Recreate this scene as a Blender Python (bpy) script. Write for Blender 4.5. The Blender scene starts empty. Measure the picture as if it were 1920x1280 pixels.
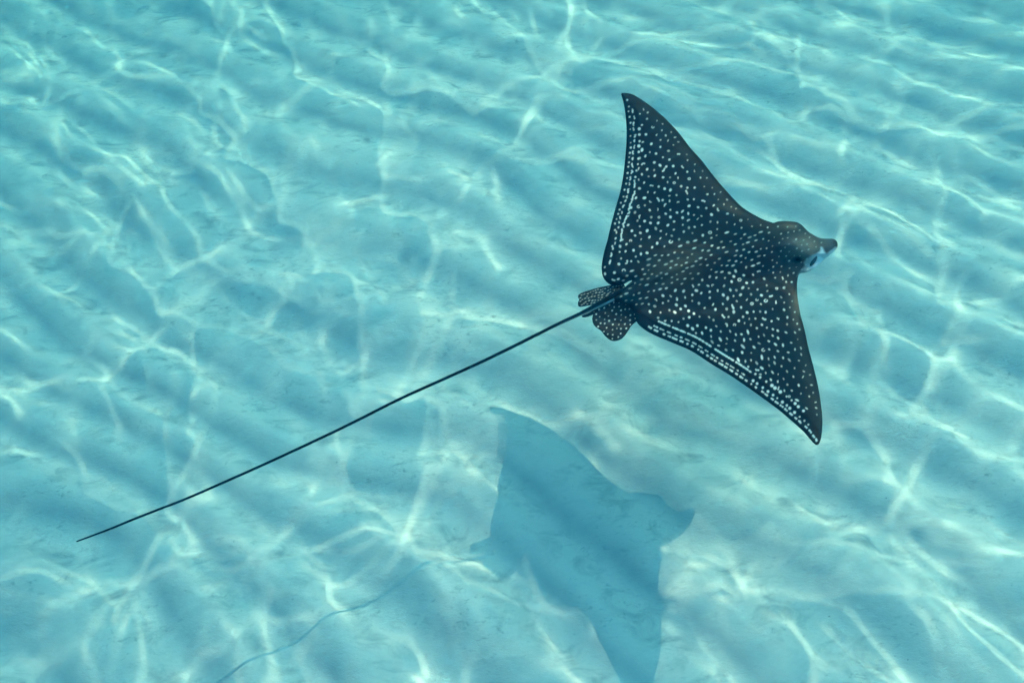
import bpy, math
import numpy as np

S = bpy.context.scene
COL = S.collection

# ------------------------------------------------------------------ camera
LENS = 28.0
CAM = np.array([0.0, 0.0, 3.3])
PITCH, ROLL = math.radians(60), math.radians(-7)
cam_data = bpy.data.cameras.new('camera')
cam = bpy.data.objects.new('camera', cam_data)
COL.objects.link(cam)
S.camera = cam
cam.location = CAM.tolist()
from mathutils import Matrix, Vector
cam.rotation_euler = (Matrix.Rotation(math.pi / 2 - PITCH, 3, 'X') @ Matrix.Rotation(ROLL, 3, 'Z')).to_euler()
cam_data.lens = LENS
cam_data.sensor_width = 36.0
cam_data.clip_end = 500
cam_data.dof.use_dof = True
cam_data.dof.focus_distance = 2.75
cam_data.dof.aperture_fstop = 9.0

# ------------------------------------------------------------------ daylight
SUN_AIR = np.array([-0.536588, -0.631465, -0.559755])      # direction the sunlight travels above the water
elev = math.asin(-SUN_AIR[2])
world = bpy.data.worlds.new('World')
S.world = world
world.use_nodes = True
wn = world.node_tree
sky = wn.nodes.new('ShaderNodeTexSky')
sky.sky_type = 'NISHITA'
sky.sun_disc = False
sky.sun_elevation = elev
sky.sun_rotation = math.atan2(-SUN_AIR[0], -SUN_AIR[1])
bg = wn.nodes['Background']
bg.inputs[1].default_value = 0.15
wn.links.new(sky.outputs[0], bg.inputs[0])
sun_data = bpy.data.lights.new('sun', 'SUN')
sun_data.energy = 5.0
sun_data.angle = math.radians(0.53)
sun_data.color = (1.0, 0.86, 0.70)
sun_data.cycles.is_caustics_light = True          # its light reaches the sand refracted by the real waves
sun = bpy.data.objects.new('sun', sun_data)
COL.objects.link(sun)
sun.rotation_euler = Vector(SUN_AIR.tolist()).to_track_quat('-Z', 'Y').to_euler()
sun.location = (4, 4, 12)
S.view_settings.view_transform = 'Standard'
S.view_settings.look = 'None'
S.view_settings.gamma = 1
S.view_settings.use_curve_mapping = False
S.view_settings.exposure = 2.86
S.cycles.caustics_refractive = True
S.cycles.caustics_reflective = False
S.cycles.sample_clamp_indirect = 3.0
S.cycles.max_bounces = 8
S.cycles.transmission_bounces = 6
S.cycles.diffuse_bounces = 3
S.cycles.volume_bounces = 1
S.cycles.use_adaptive_sampling = True
S.cycles.adaptive_threshold = 0.015
S.cycles.use_denoising = True

# ------------------------------------------------------------------ geometry helpers
W0, H0 = 1920.0, 1280.0
FPX = LENS / 36 * W0
def _rx(a):
    c, s = math.cos(a), math.sin(a)
    return np.array([[1, 0, 0], [0, c, -s], [0, s, c]])
def _rz(a):
    c, s = math.cos(a), math.sin(a)
    return np.array([[c, -s, 0], [s, c, 0], [0, 0, 1]])
RM = _rx(math.pi / 2 - PITCH) @ _rz(ROLL)
def rays(p):
    p = np.atleast_2d(p).astype(float)
    d = np.stack([(p[:, 0] - W0 / 2) / FPX, -(p[:, 1] - H0 / 2) / FPX, -np.ones(len(p))], 1)
    d = d @ RM.T
    return d
def at_z(p, z):
    d = rays(p)
    t = (z - CAM[2]) / d[:, 2]
    return CAM + d * t[:, None]
def proj(P):
    q = (np.atleast_2d(P) - CAM) @ RM
    w = np.minimum(q[:, 2], -1e-3)
    return np.stack([q[:, 0] / -w * FPX + W0 / 2, -q[:, 1] / -w * FPX + H0 / 2], 1)

def mesh_from(name, verts, faces, attrs=None, smooth=True, nside=4):
    me = bpy.data.meshes.new(name)
    verts = np.asarray(verts, np.float32)
    faces = np.asarray(faces, np.int32)
    me.vertices.add(len(verts))
    me.vertices.foreach_set('co', verts.ravel())
    me.loops.add(faces.size)
    me.loops.foreach_set('vertex_index', faces.ravel())
    me.polygons.add(len(faces))
    me.polygons.foreach_set('loop_start', np.arange(0, faces.size, nside, dtype=np.int32))
    me.update(calc_edges=True)
    me.polygons.foreach_set('use_smooth', np.full(len(faces), smooth))
    for k, a in (attrs or {}).items():
        at = me.attributes.new(k, 'FLOAT', 'POINT')
        at.data.foreach_set('value', np.asarray(a, np.float32).ravel())
    me.validate()
    return me
def link(name, me, mat=None, parent=None, loc=None):
    o = bpy.data.objects.new(name, me)
    COL.objects.link(o)
    if mat: me.materials.append(mat)
    if parent is not None:
        o.parent = parent
        o.matrix_parent_inverse = Matrix.Translation(parent.location).inverted()
    return o
def grid_faces(nx, ny):
    i = np.arange((nx - 1) * (ny - 1))
    r, c = i // (nx - 1), i % (nx - 1)
    q = r * nx + c
    return np.stack([q, q + 1, q + nx + 1, q + nx], -1)
def axis(a, b, step, far, n):
    core = np.arange(a, b + step / 2, step)
    g = np.geomspace(step, far, n)
    g = np.cumsum(np.geomspace(step * 1.3, far / 3, n))
    return np.r_[(a - g)[::-1], core, b + g]

def node_mat(name):
    m = bpy.data.materials.new(name)
    m.use_nodes = True
    m.node_tree.nodes.clear()
    return m, m.node_tree.nodes, m.node_tree.links

# ------------------------------------------------------------------ water: waves whose refraction gives the light network on the sand
ZW = 3.9
ETA = 1.333
rng = np.random.default_rng(7)
def refr(hx, hy):
    n = np.stack([-hx, -hy, np.ones_like(hx)], -1)
    n /= np.linalg.norm(n, axis=-1, keepdims=True)
    c = -(n @ SUN_AIR)
    k = 1 / ETA
    q = k * c - np.sqrt(1 - k * k * (1 - c * c))
    return k * SUN_AIR + q[..., None] * n
def hit0(hx, hy):
    d = refr(np.array([hx]), np.array([hy]))[0]
    return d[:2] * ZW / -d[2]
C0 = hit0(0.0, 0.0)
J = np.stack([(hit0(1e-3, 0) - C0) / 1e-3, (hit0(0, 1e-3) - C0) / 1e-3], 1)
N, SZ = 1024, 12.0
dx = SZ / N
cx, cy = 0.0, 2.6
ax = (np.arange(N) + .5) * dx - SZ / 2
GX, GY = np.meshgrid(ax + cx, ax + cy)
LINES = """0.8:68,165 80,160 105,168 140,168 180,163 222,128
1.2:55,150 80,163 100,168
1:190,45 205,70 240,110
1:235,131 300,143 345,155 400,185
1:345,10 385,25 425,28 480,12 530,30 570,55 600,105 608,128
1.8:610,130 650,150 683,155 703,155 737,173 757,203 790,230
1.5:403,118 425,138
1:430,140 440,190 430,230 450,235
1.8:430,235 485,250 530,270 580,290 612,305 640,345 667,400 690,427 707,440
1.8:707,470 730,507 750,560 783,587 853,630 923,657
1.2:205,238 245,255 275,285 300,288 335,278 370,250 410,230
1.1:272,290 250,330 200,360 165,345 150,320 70,305 45,290
1.6:200,360 170,380 160,405 165,455 217,503 280,525 330,560 370,590 385,615
1:55,453 90,460 125,478 160,470
0.8:300,445 280,480 225,498
1.5:343,413 357,427 397,457 427,470 483,484 533,507 563,527
1:540,537 600,560 690,567 740,560
1.1:410,370 480,395 560,415 640,440 700,445
1:0,573 22,585 60,555 75,545
0.6:50,588 100,580 140,570
1.9:83,603 147,620 187,653 193,670
1.1:193,675 170,680 133,717 80,760 40,752
1:385,617 433,627 483,607 500,587
1.2:430,627 480,660 530,685 565,705 620,725 640,740
1.5:183,797 227,827 250,850 260,870
1.3:260,870 310,883 340,915 365,935
1.2:340,680 320,703 330,740 345,775 370,800
0.8:330,715 370,723
0.8:265,702 300,703
1.3:37,926 77,963 133,973 200,990 240,996 283,976
0.8:283,976 275,940 272,925
1.4:283,980 327,1010 360,1033 377,1037
1.2:367,1043 327,1073
1.3:360,1053 353,1100 377,1143 413,1200 450,1226 507,1270
1.8:0,1180 25,1150 67,1133 110,1140 167,1170 190,1180
0.9:190,1170 230,1135 275,1115
0.9:185,1175 223,1188 270,1173
0.9:150,1190 155,1230 165,1280
1.4:457,1036 500,1053 550,1083 593,1120 633,1196
1:617,1220 620,1275
1:480,1033 530,1043 570,1080 590,1093
0.9:460,1020 500,1000 527,988
0.9:540,930 580,955 617,960
2.1:635,680 645,705 650,725
1.1:648,725 690,745 740,770 720,795 680,790 660,760
0.8:805,753 850,747 860,765 840,775
1.2:873,757 940,793 973,807 1027,813
1.2:813,810 887,823 917,845 940,870
0.9:890,823 900,798
1.8:655,860 673,890 697,940 730,970 770,1006
2:753,976 823,990 867,1016 897,1036
1.2:840,1033 887,1053 907,1086 923,1136 923,1160
1.4:917,1150 957,1163 993,1186 1030,1236
1.5:1030,1160 1060,1190 1083,1226 1107,1266
2:1095,1265 1120,1270
1.7:673,1113 730,1150 753,1186 763,1206 757,1230 773,1270
0.9:783,1060 793,1126 810,1160
1.8:1233,1026 1257,1043 1280,1060 1347,1083 1377,1080
1.3:1215,1055 1203,1075 1190,1100 1195,1125
0.9:1255,960 1240,1000 1233,1026
1.5:1207,1180 1233,1200 1280,1220 1310,1223 1350,1250 1375,1280
2:1415,1065 1403,1086
1.8:1403,1086 1430,1105 1460,1140 1500,1170 1530,1210 1565,1260
0.8:1400,1100 1385,1140
0.7:1430,1095 1470,1095 1510,1085
0.8:1505,1110 1505,1150 1500,1165
1:1515,1150 1560,1175 1600,1200 1660,1235 1680,1260
1.8:1403,933 1467,963 1563,1013 1597,1033 1680,1070 1710,1100
1.5:1710,1100 1740,1163 1800,1213 1873,1270
0.8:1710,1100 1770,1107 1830,1120 1880,1150 1900,1200 1890,1260
1:1107,774 1140,787 1193,803
2:1180,800 1200,805
1.5:1193,803 1233,857 1253,873 1280,870 1335,890
1:1313,900 1353,913
1:1663,933 1700,953 1740,960
1.2:1800,986 1863,1040 1900,1070 1919,1086
1.7:1730,853 1780,906 1847,943 1919,983
1.2:1753,700 1780,740 1800,770 1790,774
1.3:1793,774 1863,804 1919,827
1.3:1573,730 1667,774 1703,810 1740,847
1.8:1800,460 1803,490 1847,510 1913,547
1.3:1807,310 1830,340 1887,360
0.9:1820,350 1807,427 1800,460
0.8:1890,370 1919,410
0.9:1753,507 1780,510 1847,533 1919,567
1.5:1817,604 1863,640 1919,684
1:1427,0 1433,20 1420,45 1380,66 1350,60
1:1380,73 1430,77 1487,90 1535,97
2:1540,92 1565,103
1.2:1527,17 1520,50 1527,85 1550,100 1590,118 1613,137
1.6:1590,118 1620,140 1637,150 1670,145
1.8:1650,163 1723,172 1780,193 1847,227 1863,237 1913,237
2.1:1583,196 1598,198
1:1480,190 1563,197
1:1590,200 1590,227 1610,243
1.5:1587,273 1593,307 1613,343 1647,363 1690,367
0.6:1640,155 1605,190
1:1280,113 1317,137
1:1317,200 1345,212 1400,220
1:1350,233 1413,247 1440,240
1.2:1413,250 1427,267 1460,287
1.3:1427,287 1460,317 1493,357 1513,363
1.2:1513,403 1547,390 1580,403 1613,420
2.1:1530,490 1545,500
1.1:1550,505 1550,540 1530,565
1.8:673,20 720,30 763,60 773,77 827,93 867,103 900,117 940,123 957,143 990,157
1.5:1007,150 1083,167 1100,190 1123,203
1:977,0 1020,10 1073,43 1103,53
1.1:1010,40 1040,63 1087,77
1.2:1200,0 1173,33 1130,77 1117,100 1117,133 1095,165
1.1:1160,53 1207,57 1260,80 1280,107
1:1133,137 1160,150 1193,155
1:883,260 913,263
1.1:970,217 1010,240 1040,248 1070,237
1:1040,250 1107,277 1133,297 1173,303
1.1:933,283 980,283 1000,263
0.9:980,285 1023,300 1073,313
1.7:760,293 813,327 880,350 923,370 940,407 977,413
1.3:987,373 1040,393 1067,427 1090,453
1.8:820,450 873,453 923,467 973,494 1003,517
1.2:1003,517 1000,545 1005,567 1040,590 1073,627
0.8:1003,520 1083,530
0.8:1047,487 1010,513
1.3:1003,674 1043,710 1073,764
1.2:923,657 973,650 993,640
1:1173,644 1223,694 1257,750
1:790,235 790,290 780,275
1.1:1480,960 1470,905
0.8:1600,560 1650,600 1690,640
0.9:1520,840 1580,880 1615,905
1:1600,430 1680,470 1740,500"""
T = np.zeros((N, N))
for l in LINES.split('\n'):
    w, p = l.split(':')
    w = float(w)
    P = at_z(np.array([[float(a) for a in q.split(',')] for q in p.split()]), 0)[:, :2]
    seg = np.linalg.norm(np.diff(P, axis=0), axis=1)
    cs = np.r_[0, np.cumsum(seg)]
    u = np.linspace(0, cs[-1], max(2, int(cs[-1] / .006)))
    x = np.interp(u, cs, P[:, 0]); y = np.interp(u, cs, P[:, 1])
    tp = np.minimum(1, np.minimum(u, cs[-1] - u) / .06 + .35)
    i = ((x - cx + SZ / 2) / dx).astype(int); j = ((y - cy + SZ / 2) / dx).astype(int)
    ok = (i >= 0) & (i < N) & (j >= 0) & (j < N)
    np.add.at(T, (j[ok], i[ok]), (w * tp * .006 / dx / dx)[ok])
kx = np.fft.fftfreq(N, dx) * 2 * np.pi
KX, KY = np.meshgrid(kx, kx)
K2 = KX ** 2 + KY ** 2
def blur(a, s): return np.fft.ifft2(np.fft.fft2(a) * np.exp(-K2 * s * s / 2)).real
_a = at_z([(800, 500), (1100, 700)], 0)
dr = _a[1, :2] - _a[0, :2]; dr /= np.linalg.norm(dr)
def ablur(a, sl, ss):
    ku = KX * dr[0] + KY * dr[1]; kv = -KX * dr[1] + KY * dr[0]
    return np.fft.ifft2(np.fft.fft2(a) * np.exp(-(ku * sl) ** 2 / 2 - (kv * ss) ** 2 / 2)).real
_n = ablur(rng.normal(size=(N, N)), .10, .04); _n /= _n.std()
T = T * np.clip(.95 + .55 * _n, .1, 2.2)
SRC = .072 * blur(T, .016) + .075 * ablur(T, .15, .05)
_P = np.stack([GX.ravel(), GY.ravel(), 0 * GX.ravel()], 1)
uv = proj(_P).reshape(N, N, 2)
dep = ((_P - CAM) @ RM)[:, 2].reshape(N, N) < 0
dd = np.maximum.reduce([-uv[..., 0], uv[..., 0] - W0, -uv[..., 1], uv[..., 1] - H0])
inside = 1 / (1 + np.exp(np.clip((dd - 60) / 40., -50, 50))); inside[~dep] = 0
f = blur(rng.normal(size=(N, N)), .085); f /= f.std()
net = blur(np.exp(-(f / .16) ** 2), .02)
SRC = SRC * inside + (1 - inside) * net * 1.3
for a_, b_, am in ((.045, .011, .25), (.10, .022, .13), (.20, .05, .03)):
    q = ablur(rng.normal(size=(N, N)), a_, b_)
    SRC = SRC + am * q / q.std()
SRC *= 2.0
SRC -= SRC.mean()
D = J[0, 0] * KX ** 2 + (J[0, 1] + J[1, 0]) * KX * KY + J[1, 1] * KY ** 2
D[0, 0] = 1
Hf = np.fft.fft2(SRC) / D
Hf[0, 0] = 0
Hf *= np.exp(-K2 * .008 ** 2 / 2) * (1 - np.exp(-K2 / (2 * np.pi / 4.) ** 2 * 2))
_q = np.fft.fft2(rng.normal(size=(N, N))) * np.exp(-((np.sqrt(K2) - 2 * np.pi / .11) / 18.) ** 2)
_sl = np.sqrt((np.abs(_q * np.sqrt(K2)) ** 2).mean() / N / N)
Hf += _q * .0007 / _sl                                  # small wind ripples on the swell
WAVE = np.fft.ifft2(Hf).real                        # wave height sampled where the light lands; the surface sits C0 up-sun of it
def wave(X, Y):
    i = (X + C0[0] - cx + SZ / 2) / dx - .5; j = (Y + C0[1] - cy + SZ / 2) / dx - .5
    i = np.mod(i, N - 1); j = np.mod(j, N - 1)
    i0 = np.floor(i).astype(int); j0 = np.floor(j).astype(int); fi = i - i0; fj = j - j0
    return (WAVE[j0, i0] * (1 - fi) * (1 - fj) + WAVE[j0, np.minimum(i0 + 1, N - 1)] * fi * (1 - fj)
            + WAVE[np.minimum(j0 + 1, N - 1), i0] * (1 - fi) * fj + WAVE[np.minimum(j0 + 1, N - 1), np.minimum(i0 + 1, N - 1)] * fi * fj)
# core of the mesh lies exactly on the samples
a0 = ax + cx - C0[0]; b0 = ax + cy - C0[1]
xa = a0[(a0 > -4.6 - C0[0]) & (a0 < 4.7 - C0[0])]
ya = b0[(b0 > -.7 - C0[1]) & (b0 < 6.5 - C0[1])]
g = np.cumsum(np.geomspace(dx * 1.2, 9, 60))
g = g[g < 42]
xw = np.r_[(xa[0] - g)[::-1], xa, xa[-1] + g]; yw = np.r_[(ya[0] - g)[::-1], ya, ya[-1] + g]
XX, YY = np.meshgrid(xw, yw)
out = np.maximum.reduce([xa[0] - XX, XX - xa[-1], ya[0] - YY, YY - ya[-1], 0 * XX])
ZZ = ZW + wave(XX, YY) * np.exp(-(out / .8) ** 2)
me = mesh_from('water_surface', np.stack([XX, YY, ZZ], -1).reshape(-1, 3), grid_faces(len(xw), len(yw)))
m, n, L = node_mat('clear_water')
gl = n.new('ShaderNodeBsdfGlass'); gl.inputs['IOR'].default_value = ETA; gl.inputs['Roughness'].default_value = 0
gl.inputs['Color'].default_value = (1.0, 0.99, .96, 1)
g2 = n.new('ShaderNodeBsdfGlass'); g2.inputs['IOR'].default_value = ETA; g2.inputs['Roughness'].default_value = .60   # the finest wind ripples, too small to model
g2.inputs['Color'].default_value = gl.inputs['Color'].default_value
mxs = n.new('ShaderNodeMixShader'); mxs.inputs[0].default_value = .75
L.new(gl.outputs[0], mxs.inputs[1]); L.new(g2.outputs[0], mxs.inputs[2])
o_ = n.new('ShaderNodeOutputMaterial'); L.new(mxs.outputs[0], o_.inputs['Surface'])
water = link('water_surface', me, m)
water['kind'] = 'structure'
water.cycles.is_caustics_caster = True

# ------------------------------------------------------------------ sea floor: rippled sand
CRESTS = {2: "807,327 857,350 907,383 940,413", 3: "757,440 873,474 940,514 990,557 1040,590 1140,660 1207,710 1273,774 1537,870 1663,933 1763,992 1897,1072",
 4: "393,457 500,517 633,567 683,584 807,624 923,657 990,690 1040,737 1240,862 1315,900 1397,926 1480,977 1573,1040 1640,1083 1713,1130 1790,1190 1863,1266",
 5: "217,510 283,567 360,617 417,644 500,684 550,710 600,767 1000,850 1060,905 1140,985 1233,1026 1280,1066 1370,1130 1447,1176 1547,1266",
 6: "940,943 1007,993 1073,1046 1140,1113 1200,1176 1280,1246", 7: "433,880 540,930 633,973 717,1006 790,1016 840,1046 890,1120 933,1170 990,1220 1023,1253",
 8: "480,1063 567,1100 607,1153 633,1200 660,1260", 9: "273,996 317,1053 350,1106 393,1170 480,1260"}
cp, ck = [], []
for k, v in CRESTS.items():
    for q in v.split():
        cp.append([float(a) for a in q.split(',')]); ck.append(k)
cp = at_z(np.array(cp), 0)[:, :2]; ck = np.array(ck, float)
A = np.c_[np.ones(len(cp)), cp]
lin = np.linalg.lstsq(A, ck, rcond=None)[0]
res = ck - A @ lin
def kern(a, b): return np.exp(-((a[:, None, :] - b[None]) ** 2).sum(-1) / (2 * .42 ** 2))
al = np.linalg.solve(kern(cp, cp) + .06 * np.eye(len(cp)), res)
xs = axis(-4.3, 4.4, .0125, 30, 26); ys = axis(-.7, 6.4, .0125, 30, 26)
XX, YY = np.meshgrid(xs, ys)
P2 = np.stack([XX.ravel(), YY.ravel()], 1)
def smooth_noise(X, Y, scale, seed, octaves=3, stretch=1.0, rot=None):
    r = np.random.default_rng(seed)
    if rot is not None:
        X, Y = X * rot[0] + Y * rot[1], (-X * rot[1] + Y * rot[0]) * stretch
    tot = 0; am = 1; nrm = 0
    for o in range(octaves):
        G = r.normal(size=(64, 64))
        i = X / scale + 31.3 * o; j = Y / scale + 17.7 * o
        i0 = np.floor(i).astype(int); j0 = np.floor(j).astype(int)
        fi = i - i0; fj = j - j0
        fi = fi * fi * (3 - 2 * fi); fj = fj * fj * (3 - 2 * fj)
        g_ = lambda a, b: G[np.mod(b, 64), np.mod(a, 64)]
        tot = tot + am * (g_(i0, j0) * (1 - fi) * (1 - fj) + g_(i0 + 1, j0) * fi * (1 - fj) + g_(i0, j0 + 1) * (1 - fi) * fj + g_(i0 + 1, j0 + 1) * fi * fj)
        nrm += am * am; am *= .5; scale *= .5
    return tot / math.sqrt(nrm)
phi = (lin[0] + lin[1] * XX + lin[2] * YY)
near = (np.abs(XX) < 5) & (YY > -1.5) & (YY < 7)
pn = P2[near.ravel()]
add = np.concatenate([kern(pn[k:k + 20000], cp) @ al for k in range(0, len(pn), 20000)])
phi[near] += add
gdir = lin[1:] / np.linalg.norm(lin[1:])
phi += .11 * smooth_noise(XX, YY, .8, 3) + .016 * smooth_noise(XX, YY, .16, 4, 2)
fr = phi - np.floor(phi)
# crest at fr=0, steep lee face after it, flat trough, long back rising to the next crest
xp = [0, .05, .17, .31, .43, .53, .64, .76, .88, .96, 1.0]
zp = [1, .95, .67, .34, .11, .03, .12, .44, .80, .96, 1.0]
_u = np.linspace(0, 1, 257)[:-1]; _p = np.interp(_u, xp, zp); _g = np.exp(-(np.minimum(_u, 1 - _u) / .022) ** 2)
_p = np.fft.ifft(np.fft.fft(_p) * np.fft.fft(_g / _g.sum())).real
prof = np.interp(fr, np.r_[_u, 1], np.r_[_p, _p[0]])
py_, px_ = np.gradient(phi, ys, xs)
lam = 1 / np.hypot(px_, py_)
lam = np.clip(lam, .1, .5)
Hs = .152 * lam * np.clip(.82 + .26 * smooth_noise(XX, YY, .7, 5, 2), .3, 1.05) * np.clip(1.3 - .22 * np.maximum(0, YY - 1.2 + .25 * XX), .45, 1) * prof
Hs += .010 * smooth_noise(XX, YY, .9, 6, 2)
back = np.clip((fr - .45) / .2, 0, 1) * np.clip((1.02 - fr) / .25, 0, 1)
Hs += (.0010 + .0022 * back) * smooth_noise(XX, YY, .12, 8, 2)
def _box(a):
    for _ in range(6):
        a = (a + np.roll(a, 1, 0) + np.roll(a, -1, 0)) / 3
        a = (a + np.roll(a, 1, 1) + np.roll(a, -1, 1)) / 3
    return a
for _ in range(4):                                       # smooth the slopes that face too far away from the sun
    gy_, gx_ = np.gradient(Hs, ys, xs)
    steep = np.clip(_box(((gx_ * SUN_AIR[0] + gy_ * SUN_AIR[1] - SUN_AIR[2]) < .11).astype(float)) * 4, 0, 1)
    Hs = Hs * (1 - steep) + _box(Hs) * steep
Hs *= np.exp(-(np.maximum(0, np.maximum(np.abs(XX) - 6, np.abs(YY - 3) - 6)) / 3) ** 2)
me = mesh_from('sand_floor', np.stack([XX, YY, Hs], -1).reshape(-1, 3), grid_faces(len(xs), len(ys)), {'back': back, 'trough': np.exp(-((fr - .36 + .05 * smooth_noise(XX, YY, .35, 40, 2)) / .17) ** 2)})  # the trough attribute masks the painted lee-side shade
m, n, L = node_mat('pale_coral_sand')
o_ = n.new('ShaderNodeOutputMaterial'); pb = n.new('ShaderNodeBsdfPrincipled'); L.new(pb.outputs[0], o_.inputs['Surface'])
pb.inputs['Roughness'].default_value = .95; pb.inputs['Specular IOR Level'].default_value = .1
tc = n.new('ShaderNodeNewGeometry')
mp = n.new('ShaderNodeMapping'); L.new(tc.outputs['Position'], mp.inputs['Vector'])
mp.inputs['Rotation'].default_value = (0, 0, math.radians(38))
mp.inputs['Scale'].default_value = (1, 1.9, 1)
at = n.new('ShaderNodeAttribute'); at.attribute_name = 'back'
def noise(scale, detail, rough, vec, dist=0):
    t = n.new('ShaderNodeTexNoise'); t.inputs['Scale'].default_value = scale; t.inputs['Detail'].default_value = detail
    t.inputs['Roughness'].default_value = rough; t.inputs['Distortion'].default_value = dist; L.new(vec, t.inputs['Vector']); return t.outputs['Fac']
def ramp(v, a, b, lo=0, hi=1):
    r = n.new('ShaderNodeMapRange'); r.inputs['From Min'].default_value = a; r.inputs['From Max'].default_value = b
    r.inputs['To Min'].default_value = lo; r.inputs['To Max'].default_value = hi; L.new(v, r.inputs['Value']); return r.outputs[0]
def mth(op, a, b):
    r = n.new('ShaderNodeMath'); r.operation = op
    for k, v in enumerate((a, b)):
        if isinstance(v, (int, float)): r.inputs[k].default_value = v
        else: L.new(v, r.inputs[k])
    return r.outputs[0]
def mixc(fac, a, b):
    r = n.new('ShaderNodeMix'); r.data_type = 'RGBA'
    if isinstance(fac, (int, float)): r.inputs['Factor'].default_value = fac
    else: L.new(fac, r.inputs['Factor'])
    for k, v in ((6, a), (7, b)):
        if isinstance(v, tuple): r.inputs[k].default_value = v
        else: L.new(v, r.inputs[k])
    return r.outputs[2]
mott = ramp(noise(6, 7, .62, mp.outputs[0], .9), .46, .68)
silt = mth('MULTIPLY', mott, ramp(at.outputs['Fac'], 0, 1, .25, 1.0))
clump = mth('MULTIPLY', ramp(noise(22, 6, .7, mp.outputs[0], .5), .55, .68), ramp(noise(2.2, 3, .5, mp.outputs[0]), .42, .62))
fine = ramp(noise(55, 5, .7, mp.outputs[0]), .35, .7)
big = ramp(noise(1.3, 3, .5, tc.outputs['Position']), .35, .7)
c1 = mixc(big, (.74, .66, .54, 1), (.69, .62, .52, 1))
c2 = mixc(mth('MULTIPLY', silt, .75), c1, (.27, .31, .29, 1))
c3 = mixc(mth('MULTIPLY', fine, .16), c2, (.36, .37, .33, 1))
c3 = mixc(mth('MULTIPLY', clump, .6), c3, (.20, .24, .21, 1))
lee_shade = n.new('ShaderNodeAttribute'); lee_shade.attribute_name = 'trough'        # grey tint: shade of the lee faces painted into the sand colour
c3 = mixc(mth('MULTIPLY', lee_shade.outputs['Fac'], ramp(noise(3.2, 4, .6, tc.outputs['Position']), .3, .6, .35, .75)), c3, (.30, .35, .34, 1))
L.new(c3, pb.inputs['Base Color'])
bp = n.new('ShaderNodeBump'); bp.inputs['Distance'].default_value = .005; bp.inputs['Strength'].default_value = .5
hgt = mth('ADD', noise(45, 6, .7, mp.outputs[0]), mth('MULTIPLY', noise(9, 5, .6, mp.outputs[0]), 2.0))
L.new(hgt, bp.inputs['Height']); L.new(bp.outputs[0], pb.inputs['Normal'])
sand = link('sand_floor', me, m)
sand['kind'] = 'structure'
sand.cycles.is_caustics_receiver = True

# ------------------------------------------------------------------ haze: the water's own veil
HX = 36.0
hz_top = float(ZZ.max()) + .25
v = np.array([[x, y + 3, z] for z in (-1.0, hz_top) for x, y in ((-HX, -HX), (HX, -HX), (HX, HX), (-HX, HX))])
me = mesh_from('haze', v, [[0, 3, 2, 1], [4, 5, 6, 7], [0, 1, 5, 4], [1, 2, 6, 5], [2, 3, 7, 6], [3, 0, 4, 7]], smooth=False)
m, n, L = node_mat('sea_water_haze')
vo = n.new('ShaderNodeVolumePrincipled')
vo.inputs['Color'].default_value = (.003, .040, .080, 1)
vo.inputs['Absorption Color'].default_value = (.12, .60, .615, 1)
vo.inputs['Density'].default_value = .34
vo.inputs['Anisotropy'].default_value = .3
o_ = n.new('ShaderNodeOutputMaterial'); L.new(vo.outputs[0], o_.inputs['Volume'])
haze = link('haze', me, m)
haze['kind'] = 'stuff'
haze['label'] = 'blue green sea water veil filling the whole scene over the sand'
haze['category'] = 'haze'

# ------------------------------------------------------------------ the ray
HR = 0.96
def spline(pts, n_per=6, closed=False):
    p = np.array(pts, float); out_ = []
    m_ = len(p)
    rngk = range(m_ if closed else m_ - 1)
    for k in rngk:
        p0 = p[(k - 1) % m_] if closed or k > 0 else p[k]
        p1, p2 = p[k], p[(k + 1) % m_]
        p3 = p[(k + 2) % m_] if closed or k < m_ - 2 else p2
        for t in np.arange(n_per) / n_per:
            out_.append(.5 * ((2 * p1) + (-p0 + p2) * t + (2 * p0 - 5 * p1 + 4 * p2 - p3) * t * t + (-p0 + 3 * p1 - 3 * p2 + p3) * t ** 3))
    if not closed: out_.append(p[-1])
    return np.array(out_)
def pts(s): return [tuple(float(a) for a in q.split(',')) for q in s.split()]
OUT = pts("1164.8,176.5 1169.5,174.6 1179,175.5 1190.6,179.3 1214,194.5 1237.5,213.3 1256,231 1275,252 1293.7,276.6 1314.8,300 1331,321 1350,344.5 1371.9,368.7 1390.6,387.5 1414,402.7 1432.8,412 1444,416 1451,417.6 "
          "1458.7,415.2 1470.4,414.3 1482,415 1492.7,416.3 1500.9,419.8 1507.9,426.3 1516,434.5 1525.5,440.4 1537.2,446.2 1549,447.4 1560.6,447.7 1567.7,450.9 1570.6,456.8 1569.5,464.5 1563,472 1554.8,479 1543,488.5 1531.3,499.5 1519.6,507.1 1509,511.3 1502,512 1497.5,516 "
          "1495,527 1494.6,545 1496,561 1500.8,589 1507.8,614.8 1514.8,647.7 1522,675 1529,702 1536,735 1540.6,768 1542.3,791.4 1540.6,814.8 1537,829 1532.4,833.6 1527.7,832.4 1519.5,824 1505.5,807.8 1484.4,789 1461,769 1432.8,748 1400,724.6 1367,702.3 1332,681 1296,657.8 1261,642.6 1232.8,630.8 1214,621.5 1200,611 1193,601.6 1190.6,590 "
          "1185,578 1172,570 1158,566 1150,560 1156,552 1166,544 1175,535 1185,527 "
          "1181,526.6 1167,533.6 1150.8,535.5 1140,531 1132,521.9 1128.5,510 1128.5,493.8 1133.2,470 1139,450 1143.8,429 1153,393.8 1162.5,361 1168.4,330.5 1171.9,300 1174.2,271.9 1174.7,243.8 1173,218 1169.5,194.5")
OUTL = spline(OUT, 5, True)

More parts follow.
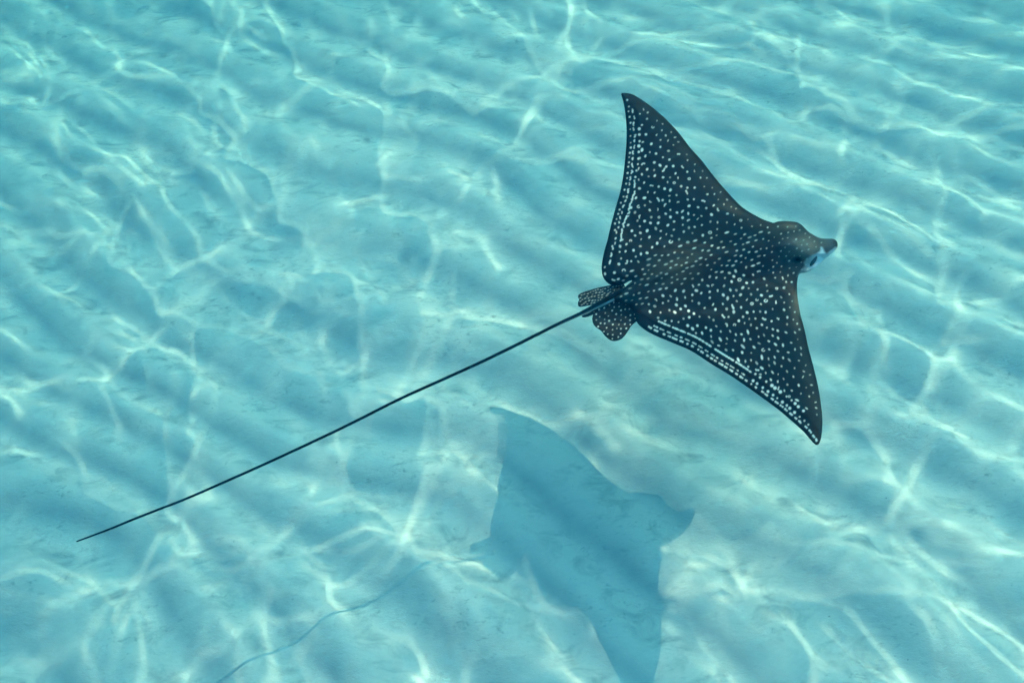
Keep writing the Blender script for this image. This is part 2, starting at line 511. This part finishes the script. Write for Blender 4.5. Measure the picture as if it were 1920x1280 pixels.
def inside_poly(P, poly):
    x, y = P[:, 0], P[:, 1]; c = np.zeros(len(P), bool)
    a = poly; b = np.roll(poly, -1, 0)
    for (x1, y1), (x2, y2) in zip(a, b):
        if y1 == y2: continue
        h_ = (y1 > y) != (y2 > y)
        c ^= h_ & (x < (x2 - x1) * (y - y1) / (y2 - y1) + x1)
    return c
def dist_poly(P, poly, closed=True, near_pt=False):
    a = poly; b = np.roll(poly, -1, 0)
    if not closed: a, b = poly[:-1], poly[1:]
    best = np.full(len(P), 1e9); npnt = np.zeros((len(P), 2))
    for p1, p2 in zip(a, b):
        d_ = p2 - p1; l2 = d_ @ d_
        if l2 < 1e-9: continue
        t = np.clip(((P - p1) @ d_) / l2, 0, 1)
        q = p1 + t[:, None] * d_
        e = np.hypot(*(P - q).T)
        k = e < best
        best[k] = e[k]; npnt[k] = q[k]
    return (best, npnt) if near_pt else best

def leaf_solid(name, outline, step, zfun, thick, attrs_fun, mat, parent, origin):
    """closed solid: upper and lower skins meeting along the outline; zfun gives the height of the upper skin, thick the depth behind it"""
    lo = outline.min(0) - 2 * step; hi = outline.max(0) + 2 * step
    gx = np.arange(lo[0], hi[0], step); gy = np.arange(lo[1], hi[1], step)
    nx, ny = len(gx), len(gy)
    GXp, GYp = np.meshgrid(gx, gy)
    Pp = np.stack([GXp.ravel(), GYp.ravel()], 1)
    ctr = Pp + step / 2
    ins = inside_poly(ctr, outline).reshape(ny, nx)
    ins[-1, :] = ins[:, -1] = False
    r, c = np.nonzero(ins)
    q = r * nx + c
    F = np.stack([q, q + 1, q + nx + 1, q + nx], -1)
    used, inv = np.unique(F, return_inverse=True)
    F = inv.reshape(F.shape)
    V = Pp[used]
    cnt = np.bincount(F.ravel(), minlength=len(V))
    bnd = cnt < 4
    _, npnt = dist_poly(V[bnd], outline, near_pt=True)
    V[bnd] = npnt
    # relax the first rows inward
    d = dist_poly(V, outline); d[bnd] = 0
    z = zfun(V, d)
    top = CAM + rays(V) * ((z - CAM[2]) / rays(V)[:, 2])[:, None]
    tv = thick(V, d)
    dirn = rays(V); dirn = dirn / np.linalg.norm(dirn, axis=1, keepdims=True)
    bot = top + dirn * tv[:, None]
    idx = np.full(len(V), -1); intr = ~bnd
    idx[intr] = len(V) + np.arange(intr.sum())
    idx[bnd] = np.nonzero(bnd)[0]
    Fb = idx[F][:, ::-1]
    allv = np.r_[top, bot[intr]] - origin
    at_ = attrs_fun(V, d)
    at2 = {k: np.r_[a, (np.full(intr.sum(), 1.0) if k == 'belly' else a[intr] * 0)] for k, a in at_.items()}
    F = F[:, ::-1]; Fb = Fb[:, :]
    me_ = mesh_from(name, allv, np.r_[F, Fb], at2)
    o = bpy.data.objects.new(name, me_); COL.objects.link(o); me_.materials.append(mat); o.parent = parent
    o.cycles.is_caustics_receiver = True
    return o

# ---- skin pattern canvas (pigment), 2 samples per outline unit
PX0, PY0, PS = 1075.0, 165.0, 2
CW, CH = int(510 * PS), int(680 * PS)
CAN = np.zeros((CH, CW), np.float32)
def stamp(x, y, r, soft=.55, val=1.0, ax_=None, asp=1.0):
    R_ = r * max(asp, 1) + 2
    i0, i1 = int((x - R_ - PX0) * PS), int((x + R_ - PX0) * PS) + 2
    j0, j1 = int((y - R_ - PY0) * PS), int((y + R_ - PY0) * PS) + 2
    if i0 < 0 or j0 < 0 or i1 >= CW or j1 >= CH: return
    yy, xx = np.mgrid[j0:j1, i0:i1]
    X_ = xx / PS + PX0 - x; Y_ = yy / PS + PY0 - y
    if ax_ is not None:
        X_, Y_ = (X_ * ax_[0] + Y_ * ax_[1]) / asp, -X_ * ax_[1] + Y_ * ax_[0]
    v_ = val * np.clip((r - np.hypot(X_, Y_)) / soft / 2 + .5, 0, 1)
    CAN[j0:j1, i0:i1] = np.maximum(CAN[j0:j1, i0:i1], v_)
AXIS = spline(pts("1120,578 1181,548 1240,512 1340,478 1450,455 1520,455 1570,457"), 8)
sr = np.random.default_rng(21)
LEAD_U = np.array(OUT[0:18]); LEAD_L = np.array(OUT[37:53]); TRAIL_U = np.array(OUT[-16:] + OUT[:1]); TRAIL_L = np.array(OUT[52:68])
LEAD = [LEAD_U, LEAD_L]; TRAIL = [TRAIL_U, TRAIL_L]
def fields(P):
    P = np.atleast_2d(P)
    dl = np.minimum(dist_poly(P, LEAD_U, False), dist_poly(P, LEAD_L, False))
    dt = np.minimum(dist_poly(P, TRAIL_U, False), dist_poly(P, TRAIL_L, False))
    da = dist_poly(P, AXIS, False)
    return dl, dt, da
# free spots
cand = np.stack([sr.uniform(1125, 1572, 16000), sr.uniform(172, 836, 16000)], 1)
cand = cand[inside_poly(cand, OUTL)]
dO = dist_poly(cand, OUTL); dl, dt, da = fields(cand)
placed = []
cell = {}
def free(x, y, rad):
    cxi, cyi = int(x // 20), int(y // 20)
    for a_ in range(cxi - 1, cxi + 2):
        for b_ in range(cyi - 1, cyi + 2):
            for (u_, v_, w_) in cell.get((a_, b_), ()):
                if (u_ - x) ** 2 + (v_ - y) ** 2 < (rad if rad < w_ else (rad + w_) / 2) ** 2: return False
    return True
axd = np.array([math.cos(math.radians(-17)), math.sin(math.radians(-17))])
for k in range(len(cand)):
    x, y = cand[k]
    headz = x > 1430 and da[k] < 60
    tipf = min(1, dO[k] / 40)
    if dO[k] < (9 if dl[k] < dt[k] and not headz else 5): continue
    if dt[k] < 26 and y < 500: continue
    if dt[k] < 32 and y > 560: continue
    if dl[k] < 50 or headz or da[k] < 26:
        sp = 9.0 + 5.5 * min(1, dl[k] / 55) if not headz else 9.5
        r = 1.0 + 1.15 * min(1, dl[k] / 60) if not headz else 1.15
        if da[k] < 26 and not headz: sp, r = 9.5, 1.7
    else:
        sp = 10.4; r = 2.0
    if not free(x, y, sp): continue
    cell.setdefault((int(x // 20), int(y // 20)), []).append((x, y, sp))
    r *= sr.uniform(.65, 1.2); val = sr.choice([1, 1, 1, .8, .55])
    wing_dir = axd if da[k] < 36 else None
    if da[k] < 36 and not headz:
        stamp(x, y, r * .8, ax_=axd, asp=sr.uniform(1.4, 2.6), val=val)
        continue
    if headz:
        if x > 1545: continue
        stamp(x, y, r * .95, ax_=axd, asp=sr.uniform(1., 1.7), val=val); continue
    t = sr.random()
    if t < .72:
        an = sr.uniform(0, 3.14)
        if y > 560 : an = math.radians(52) + sr.normal(0, .3)
        stamp(x, y, r * (.85 if y > 620 else 1), ax_=(math.cos(an), math.sin(an)), asp=sr.uniform(1, 1.5) if y < 620 else sr.uniform(1.2, 2.6), val=val)
    elif t < .77 and r > 1.5:
        R2 = r * 1.25; a0_ = sr.uniform(0, 6.28); span = sr.uniform(3.5, 6.28)
        for a in np.linspace(a0_, a0_ + span, 16):
            stamp(x + R2 * math.cos(a), y + .8 * R2 * math.sin(a), r * .42, val=.95)
    else:
        a = sr.uniform(0, 6.28) if y < 520 else math.radians(55) + sr.normal(0, .5)
        xx_, yy_ = x, y
        for q_ in range(sr.integers(2, 5)):
            stamp(xx_, yy_, r * sr.uniform(.5, .75), val=.95)
            xx_ += r * .9 * math.cos(a); yy_ += r * .9 * math.sin(a); a += sr.normal(0, .6)
def offset_line(line, off, sgn):
    p = spline([tuple(q) for q in line], 12)
    t = np.gradient(p, axis=0); t /= np.linalg.norm(t, axis=1, keepdims=True) + 1e-9
    return p + sgn * off * np.stack([-t[:, 1], t[:, 0]], 1)
def row(line, off, sgn, mode, a, b, r):
    p = offset_line(line, off, sgn)
    ok = inside_poly(p, OUTL); p = p[ok]
    dref = dist_poly(p, OUTL); p = p[dref > off * .72]
    if len(p) < 3: return
    seg = np.linalg.norm(np.diff(p, axis=0), axis=1); cs_ = np.r_[0, np.cumsum(seg)]
    u = a * cs_[-1]
    while u < b * cs_[-1]:
        ln = {'dot': 0.1, 'dash': sr.uniform(2, 8), 'line': sr.uniform(18, 60)}[mode]
        e = min(u + ln, b * cs_[-1]); w = sr.normal(0, .5)
        for s_ in np.arange(u, e + .01, 1.0):
            w = .86 * w + sr.normal(0, .62)
            x = np.interp(s_, cs_, p[:, 0]) + w; y = np.interp(s_, cs_, p[:, 1]) + w * .5
            stamp(x, y, r * sr.uniform(.65, 1.3))
        u = e + {'dot': sr.uniform(6.5, 11) + r * 1.2, 'dash': sr.uniform(5, 8), 'line': sr.uniform(3, 6)}[mode]
for sg in (1, -1):
    row(TRAIL_U, 7.5, sg, 'dot', .30, .98, 1.45)
    row(TRAIL_U, 14.5, sg, 'dash', .10, .95, 1.2)
    row(TRAIL_U, 24, sg, 'line', .22, .58, 1.15)
    row(TRAIL_U, 24, sg, 'dot', .60, .92, 2.2)
    row(TRAIL_L, 9, sg, 'dash', .0, .98, 1.5)
    row(TRAIL_L, 15.5, sg, 'dash', .45, .95, 1.1)
    row(TRAIL_L, 16, sg, 'dot', .05, .42, 2.2)
    row(TRAIL_L, 27, sg, 'line', .40, .94, 1.35)
    row(TRAIL_L, 29, sg, 'dot', .05, .38, 2.5)
PALE = np.array(pts("1539,463 1541,463 1544,467 1546,472 1550,475.5 1558,470 1567,463 1574,466 1562,482 1531,505 1509,516 1494,518 1498,511 1504,503 1508,497 1506,491.5 1513,484 1523,478 1531,475 1537,471 1539,467"))
DARKSP = (1493.5, 487.5)
def can_at(V):
    i = np.clip((V[:, 0] - PX0) * PS, 0, CW - 2); j = np.clip((V[:, 1] - PY0) * PS, 0, CH - 2)
    i0 = i.astype(int); j0 = j.astype(int); fi = i - i0; fj = j - j0
    return (CAN[j0, i0] * (1 - fi) * (1 - fj) + CAN[j0, i0 + 1] * fi * (1 - fj) + CAN[j0 + 1, i0] * (1 - fi) * fj + CAN[j0 + 1, i0 + 1] * fi * fj)
def body_attrs(V, d):
    dl, dt, da = fields(V)
    pin = inside_poly(V, PALE); dp = dist_poly(V, PALE); sd = np.where(pin, dp, -dp)
    pale = np.clip(sd / 5.0 + .42, 0, 1) * (1 - .55 * np.exp(-((V[:, 0] - 1540) / 8) ** 2 - ((V[:, 1] - 458) / 7) ** 2))
    pale = pale * np.interp(V[:, 0], [1500, 1516, 1530], [.3, .5, 1])
    grey = .085 * np.exp(-((V[:, 0] - 1500) / 34) ** 2 - ((V[:, 1] - 468) / 30) ** 2) + .07 * np.exp(-((V[:, 0] - 1556) / 16) ** 2)
    pale = np.maximum(pale, grey)
    sp = can_at(V) * (1 - pale) * (1 - .35 * np.exp(-(dist_poly(V, AXIS, False) / 45) ** 2))
    el = ((V[:, 0] - DARKSP[0]) / 9) ** 2 + ((V[:, 1] - DARKSP[1] + .12 * (V[:, 0] - DARKSP[0])) / 6.0) ** 2
    pit = np.clip(1.6 - el, 0, 1)
    lead = np.exp(-((dl - 10) / 16) ** 2)
    headw = np.exp(-((V[:, 0] - 1512) / 30) ** 2 - ((V[:, 1] - 462) / 22) ** 2)
    headw = np.maximum(headw, .8 * np.exp(-((V[:, 0] - 1482) / 16) ** 2 - ((V[:, 1] - 424) / 8) ** 2))
    midw = np.exp(-(da / 40) ** 2) * np.exp(-((V[:, 0] - 1270) / 55) ** 2)
    low_ = np.exp(-((V[:, 0] - 1494) / 9) ** 2 - ((V[:, 1] - 575) / 30) ** 2)
    warm = np.clip(.14 * lead + .95 * headw + .30 * midw + .6 * low_, 0, 1)
    sp = sp * (1 - pit)
    return {'spot': sp, 'pale': pale, 'warm': warm, 'pit': pit, 'belly': np.zeros(len(V))}
def axpar(V):
    seg = np.linalg.norm(np.diff(AXIS, axis=0), axis=1); cs_ = np.r_[0, np.cumsum(seg)]
    best = np.full(len(V), 1e9); s = np.zeros(len(V)); sgn = np.zeros(len(V))
    for k in range(len(AXIS) - 1):
        d_ = AXIS[k + 1] - AXIS[k]; l2 = d_ @ d_
        t = np.clip(((V - AXIS[k]) @ d_) / l2, 0, 1); q = AXIS[k] + t[:, None] * d_
        e = np.hypot(*(V - q).T); c_ = e < best
        best[c_] = e[c_]; s[c_] = (cs_[k] + t * math.sqrt(l2))[c_]
        cr = d_[0] * (V[:, 1] - AXIS[k][1]) - d_[1] * (V[:, 0] - AXIS[k][0])
        sgn[c_] = np.sign(cr)[c_]
    return best, s, sgn, cs_[-1]
def dome(d, R_): return np.sqrt(np.clip(1 - (1 - np.clip(d / R_, 0, 1)) ** 2, 0, 1))
def body_z(V, d):
    q, s, sg, Ltot = axpar(V)
    # wings lifted, more at the tips; sg>0 is the lower wing of the picture
    lift = np.where(sg > 0, .13, .17) * (q / 350) ** 1.9
    z = HR + lift
    z += .010 * dome(d, 7) + .016 * (1 - np.exp(-d / 40))
    bprof = np.interp(s, [0, 60, 150, 260, 340, 400, 440, 470], [.25, .5, .85, 1, .95, .9, .5, .2])
    z += .055 * bprof * np.exp(-(q / 42.) ** 2) * dome(d, 26)
    z += .012 * np.exp(-(q / 10.) ** 2) * np.interp(s, [0, 80, 200, 320], [.6, 1, .7, 0]) * dome(d, 12)
    hx_ = (V[:, 0] - 1490); hy_ = (V[:, 1] - 452) - .05 * hx_
    hd = np.clip(1 - (hx_ / 58) ** 2 - (hy_ / 40) ** 2, 0, 1)
    z += .034 * np.exp(-(hx_ / 40) ** 2 - (hy_ / 27) ** 2) * dome(d, 14)
    eye1 = np.exp(-((V[:, 0] - 1478) / 18) ** 2 - ((V[:, 1] - 426) / 9) ** 2)
    z += .012 * eye1 * dome(d, 6)
    sn = np.exp(-((V[:, 0] - 1552) / 17) ** 2 - ((V[:, 1] - 458) / 10) ** 2)
    z += .006 * sn * dome(d, 7)
    el = ((V[:, 0] - DARKSP[0]) / 10) ** 2 + ((V[:, 1] - DARKSP[1] + .12 * (V[:, 0] - DARKSP[0])) / 6.5) ** 2
    z -= .04 * np.exp(-el * 1.1) * dome(d, 6)
    el2 = ((V[:, 0] - 1451) / 14) ** 2 + ((V[:, 1] - 419) / 7) ** 2
    z -= .010 * np.exp(-el2)
    # cheek falls away below the head
    pin = inside_poly(V, PALE); dp = dist_poly(V, PALE)
    z -= np.where(pin & (V[:, 1] > 476), np.minimum(dp, 10) * .0012, 0)
    # shallow folds near the hind margins and along the spine
    z += .0022 * np.sin(q / 7 + s / 40) * np.exp(-((q - 30) / 22) ** 2) * dome(d, 20)
    dt = np.minimum(dist_poly(V, TRAIL_U, False), dist_poly(V, TRAIL_L, False))
    z += .004 * np.exp(-((dt - 24) / 5) ** 2) * dome(d, 16)
    z += .0015 * smooth_noise(V[:, 0], V[:, 1], 30, 12, 3) * dome(d, 12)
    return z
def body_t(V, d):
    q, s, sg, Ltot = axpar(V)
    return .004 * dome(d, 4) + .014 * dome(d, 30) + .10 * np.exp(-(q / 60) ** 2) * dome(d, 40) * np.interp(s, [0, 120, 380, 470], [.3, 1, .9, .35])

m, n, L = node_mat('spotted_ray_skin')
o_ = n.new('ShaderNodeOutputMaterial'); pb = n.new('ShaderNodeBsdfPrincipled'); L.new(pb.outputs[0], o_.inputs['Surface'])
def attr(k):
    a_ = n.new('ShaderNodeAttribute'); a_.attribute_name = k; return a_.outputs['Fac']
tcn = n.new('ShaderNodeTexCoord')
nb = noise(14, 5, .6, tcn.outputs['Object']); nf = noise(120, 4, .6, tcn.outputs['Object'])
base = mixc(ramp(nb, .3, .7), (.0015, .002, .004, 1), (.008, .006, .005, 1))
base = mixc(mth('MULTIPLY', attr('warm'), ramp(nb, .25, .75, .55, 1)), base, (.20, .125, .072, 1))
base = mixc(mth('MULTIPLY', ramp(nf, .45, .75), .15), base, (.010, .010, .011, 1))
base = mixc(mth('MULTIPLY', attr('spot'), ramp(nf, .2, .6, .7, 1)), base, (.80, .76, .66, 1))
base = mixc(attr('pale'), base, (.62, .66, .66, 1))
base = mixc(attr('pit'), base, (.002, .004, .006, 1))
base = mixc(attr('belly'), base, (.65, .68, .66, 1))
L.new(base, pb.inputs['Base Color'])
pb.inputs['Roughness'].default_value = .55; pb.inputs['Specular IOR Level'].default_value = .05
bp = n.new('ShaderNodeBump'); bp.inputs['Strength'].default_value = .35; bp.inputs['Distance'].default_value = .002
L.new(mth('ADD', nf, mth('MULTIPLY', nb, 1.5)), bp.inputs['Height']); L.new(bp.outputs[0], pb.inputs['Normal'])
SKIN = m

org = at_z((1330, 500), HR)[0]
ray = bpy.data.objects.new('spotted_eagle_ray', None); COL.objects.link(ray); ray.location = org.tolist()
ray['label'] = 'black spotted eagle ray covered in white dots, long thin tail, gliding above rippled sand'
ray['category'] = 'stingray'
body = leaf_solid('body', OUTL, 1.25, body_z, body_t, body_attrs, SKIN, ray, org)

# pelvic fins, claspers, dorsal fin
def fin(name, outl, zb, tilt, spots, dense=False, thick=.006, step=1.2):
    ol = spline(pts(outl), 5, True); ctr = ol.mean(0)
    can = []
    r_ = np.random.default_rng(int(ctr[0]))
    tries = r_.uniform(ol.min(0), ol.max(0), (2500, 2)); tries = tries[inside_poly(tries, ol)]
    dO_ = dist_poly(tries, ol)
    for k in range(len(tries)):
        if dO_[k] < 3: continue
        if all((tries[k] - c_[:2]) @ (tries[k] - c_[:2]) > spots[0] ** 2 for c_ in can):
            can.append(np.r_[tries[k], spots[1] * r_.uniform(.6, 1.25)])
    can = np.array(can) if len(can) else np.zeros((0, 3))
    def at_fun(V, d):
        sp = np.zeros(len(V))
        for x, y, r0 in can:
            X_ = V[:, 0] - x; Y_ = V[:, 1] - y
            ax_ = np.array([math.cos(math.radians(-16)), math.sin(math.radians(-16))])
            asp = 2.6 if dense else 1.1
            e = np.hypot((X_ * ax_[0] + Y_ * ax_[1]) / asp, -X_ * ax_[1] + Y_ * ax_[0])
            sp = np.maximum(sp, np.clip((r0 - e) / 1.0 + .5, 0, 1))
        z0 = np.zeros(len(V))
        return {'spot': sp, 'pale': z0, 'warm': z0 + .1, 'pit': z0, 'belly': z0}
    zf = lambda V, d: zb + .005 * dome(d, 8) + tilt * (V[:, 1] - ctr[1]) / 60 + .0012 * np.sin((V[:, 1] - V[:, 0] * .3) / 2.6) * dome(d, 5)
    tf = lambda V, d: thick * dome(d, 10)
    return leaf_solid(name, ol, step, zf, tf, at_fun, SKIN, ray, org)
fin('pelvic_fin', "1168,531 1143.8,534.8 1120,539.5 1096.9,546.5 1085.5,552 1083.8,557 1086,562 1083.5,567 1085.5,574.6 1097,574 1120,569 1145,560 1172,550", HR - .012, 0, (4.4, .5), dense=True)
fin('pelvic_fin', "1215,560 1190,556 1160,560 1138,566 1120,579 1111.5,591 1111,603 1116,612 1127,620.3 1134.4,629.7 1143.8,637.4 1153,639.3 1164.8,635.5 1174,626 1183.6,611 1193,603 1203,595 1220,580", HR - .02, -.01, (7.6, 1.25))
fin('clasper', "1091,593.5 1093,590.5 1105,586 1125,575 1130,580 1115,588 1103,593.5 1095,595", HR - .03, 0, (50, .5), thick=.012, step=.8)
fin('dorsal_fin', "1146,541.5 1152,540.5 1160,541.5 1171,544.5 1168,549 1158,548 1148,547", HR + .012, 0, (50, .5), thick=.004, step=.8)

# tail: a long whip, black above, pale beneath its root
tp = spline(pts("1190,536 1172,546 1150,557 1130,567.5 1110,577.5 1085,589.5 1050,605.5 1005,628 960,650.5 900,679.5 825,713.5 750,747.5 645,800 540,849.5 445,892.5 350,934 300,953.5 250,973 200,993.5 145,1014"), 8)
seg = np.linalg.norm(np.diff(tp, axis=0), axis=1); cs = np.r_[0, np.cumsum(seg)]; u = cs / cs[-1]
zt = HR + .022 - .035 * np.clip(u / .1, 0, 1) - .03 * u + .015 * np.sin(u * 5)
wpx = np.interp(cs, [0, 40, 80, 115, 160, 300, 700, 1050, 1150], [15, 15, 12, 7.6, 6.6, 6.2, 5.2, 4.2, 2.6]) / 2
C3 = CAM + rays(tp) * ((zt - CAM[2]) / rays(tp)[:, 2])[:, None]
dist = np.linalg.norm(C3 - CAM, axis=1); rad = wpx * dist / FPX
tan = np.gradient(C3, axis=0); tan /= np.linalg.norm(tan, axis=1, keepdims=True)
up = np.array([0, 0, 1.0]); side = np.cross(tan, up); side /= np.linalg.norm(side, axis=1, keepdims=True)
nrm = np.cross(side, tan)
K = 14; an = np.arange(K) / K * 2 * math.pi
ringv = C3[:, None] + rad[:, None, None] * (np.cos(an)[None, :, None] * side[:, None] * .9 + np.sin(an)[None, :, None] * nrm[:, None] * 1.1)
V3 = ringv.reshape(-1, 3); M_ = len(C3)
fc = []
for i in range(M_ - 1):
    for k in range(K):
        a = i * K + k; b = i * K + (k + 1) % K
        fc.append([a, b, b + K, a + K])
V3 = np.r_[V3, [C3[0] - tan[0] * rad[0]], [C3[-1] + tan[-1] * rad[-1] * 2]]
for k in range(K):
    fc.append([len(V3) - 2, (k + 1) % K, k, k]); fc.append([len(V3) - 1, (M_ - 1) * K + k, (M_ - 1) * K + (k + 1) % K, (M_ - 1) * K + (k + 1) % K])
import bmesh
bm = bmesh.new()
bv = [bm.verts.new(tuple(v_ - org)) for v_ in V3]
for f_ in fc:
    f2 = list(dict.fromkeys(f_))
    bm.faces.new([bv[i] for i in f2])
bmesh.ops.recalc_face_normals(bm, faces=bm.faces)
me = bpy.data.meshes.new('tail'); bm.to_mesh(me); bm.free()
me.polygons.foreach_set('use_smooth', [True] * len(me.polygons))
low = np.clip((-np.cos(an) * .75 - np.sin(an) * .66 - .15) * 4, 0, 1)
bel = (low[None] * np.interp(u, [0, .05, .10, .22], [1, 1, .5, 0])[:, None]).ravel()
bel = np.r_[bel, 0, 0]
for k_, a_ in {'spot': bel * 0, 'pale': bel * .8, 'warm': bel * 0, 'pit': np.repeat(np.interp(u, [0, .03, 1], [.5, 1, 1]), K).tolist() + [0, 0], 'belly': bel * 0}.items():
    at_ = me.attributes.new(k_, 'FLOAT', 'POINT'); at_.data.foreach_set('value', np.asarray(a_, np.float32) * ((1 - np.asarray(bel)) if k_ == 'pit' else 1))
tail = link('tail', me, SKIN); tail.parent = ray
tail.cycles.is_caustics_receiver = True

# eye: dark, long and narrow in the pale cheek, a part of the body
m, n, L = node_mat('wet_black_eye')
o_ = n.new('ShaderNodeOutputMaterial'); pe = n.new('ShaderNodeBsdfPrincipled'); L.new(pe.outputs[0], o_.inputs['Surface'])
pe.inputs['Roughness'].default_value = .15
L.new(mixc(ramp(noise(300, 2, .5, (n.new('ShaderNodeTexCoord')).outputs['Object']), .3, .7), (.006, .010, .014, 1), (.016, .020, .024, 1)), pe.inputs['Base Color'])
bm = bmesh.new()
bmesh.ops.create_uvsphere(bm, u_segments=24, v_segments=14, radius=1)
eye_px = np.array([[1525.8, 489.0]])
i_ = np.argmin(((proj(np.array([v_.co for v_ in body.data.vertices]) + org) - eye_px) ** 2).sum(1))
ec = np.array(body.data.vertices[i_].co)
vc = rays(eye_px)[0]; vc /= np.linalg.norm(vc)
e1 = rays(np.array([[1532.3, 479.5]]))[0] - rays(np.array([[1519.5, 498]]))[0]; e1 -= vc * (e1 @ vc); e1 /= np.linalg.norm(e1)
e2 = np.cross(vc, e1)
pxm = 2.65 / FPX
for v_ in bm.verts:
    a, b, c = v_.co
    v_.co = Vector((ec - vc * .004 + e1 * a * 11.5 * pxm + e2 * b * 3.8 * pxm + vc * c * 3.0 * pxm).tolist())
me = bpy.data.meshes.new('eye'); bm.to_mesh(me); bm.free()
me.polygons.foreach_set('use_smooth', [True] * len(me.polygons))
eye = link('eye', me, m); eye.parent = body
eye.cycles.is_caustics_receiver = True

# ------------------------------------------------------------------ shell and weed grit lying on the sand
gr = np.random.default_rng(99)
nq = 2600
gx_ = gr.uniform(-3.6, 3.6, nq); gy_ = gr.uniform(.1, 5.4, nq)
cl = smooth_noise(gx_, gy_, .5, 31, 2); keep = cl > gr.uniform(-.6, 1.4, nq)
gx_, gy_ = gx_[keep], gy_[keep]
ii = np.searchsorted(xs, gx_); jj = np.searchsorted(ys, gy_)
gz_ = Hs[jj, ii]
vs, fs = [], []
for x, y, z in zip(gx_, gy_, gz_):
    s = .0009 + .0016 * gr.random() ** 3; b0_ = len(vs)
    a_ = gr.uniform(0, 6.28)
    for k in range(5):
        t = a_ + k * 1.2566 + gr.normal(0, .2); r_ = s * gr.uniform(.6, 1.4)
        vs.append((x + r_ * math.cos(t) * 1.5, y + r_ * math.sin(t), z + .0004))
    vs.append((x, y, z + s * .6))
    for k in range(5): fs.append((b0_ + k, b0_ + (k + 1) % 5, b0_ + 5))
me = mesh_from('shell_grit', np.array(vs), np.array(fs), smooth=False, nside=3)
m, n, L = node_mat('dark_shell_grit')
o_ = n.new('ShaderNodeOutputMaterial'); pg = n.new('ShaderNodeBsdfPrincipled'); L.new(pg.outputs[0], o_.inputs['Surface'])
pg.inputs['Roughness'].default_value = .9
L.new(mixc(ramp(noise(9, 2, .5, n.new('ShaderNodeNewGeometry').outputs['Position']), .42, .58), (.10, .10, .08, 1), (.34, .33, .28, 1)), pg.inputs['Base Color'])
grit = link('shell_grit', me, m)
grit['kind'] = 'stuff'
grit['label'] = 'tiny dark bits of shell and weed scattered over the rippled sand'
grit['category'] = 'grit'
grit.cycles.is_caustics_receiver = True
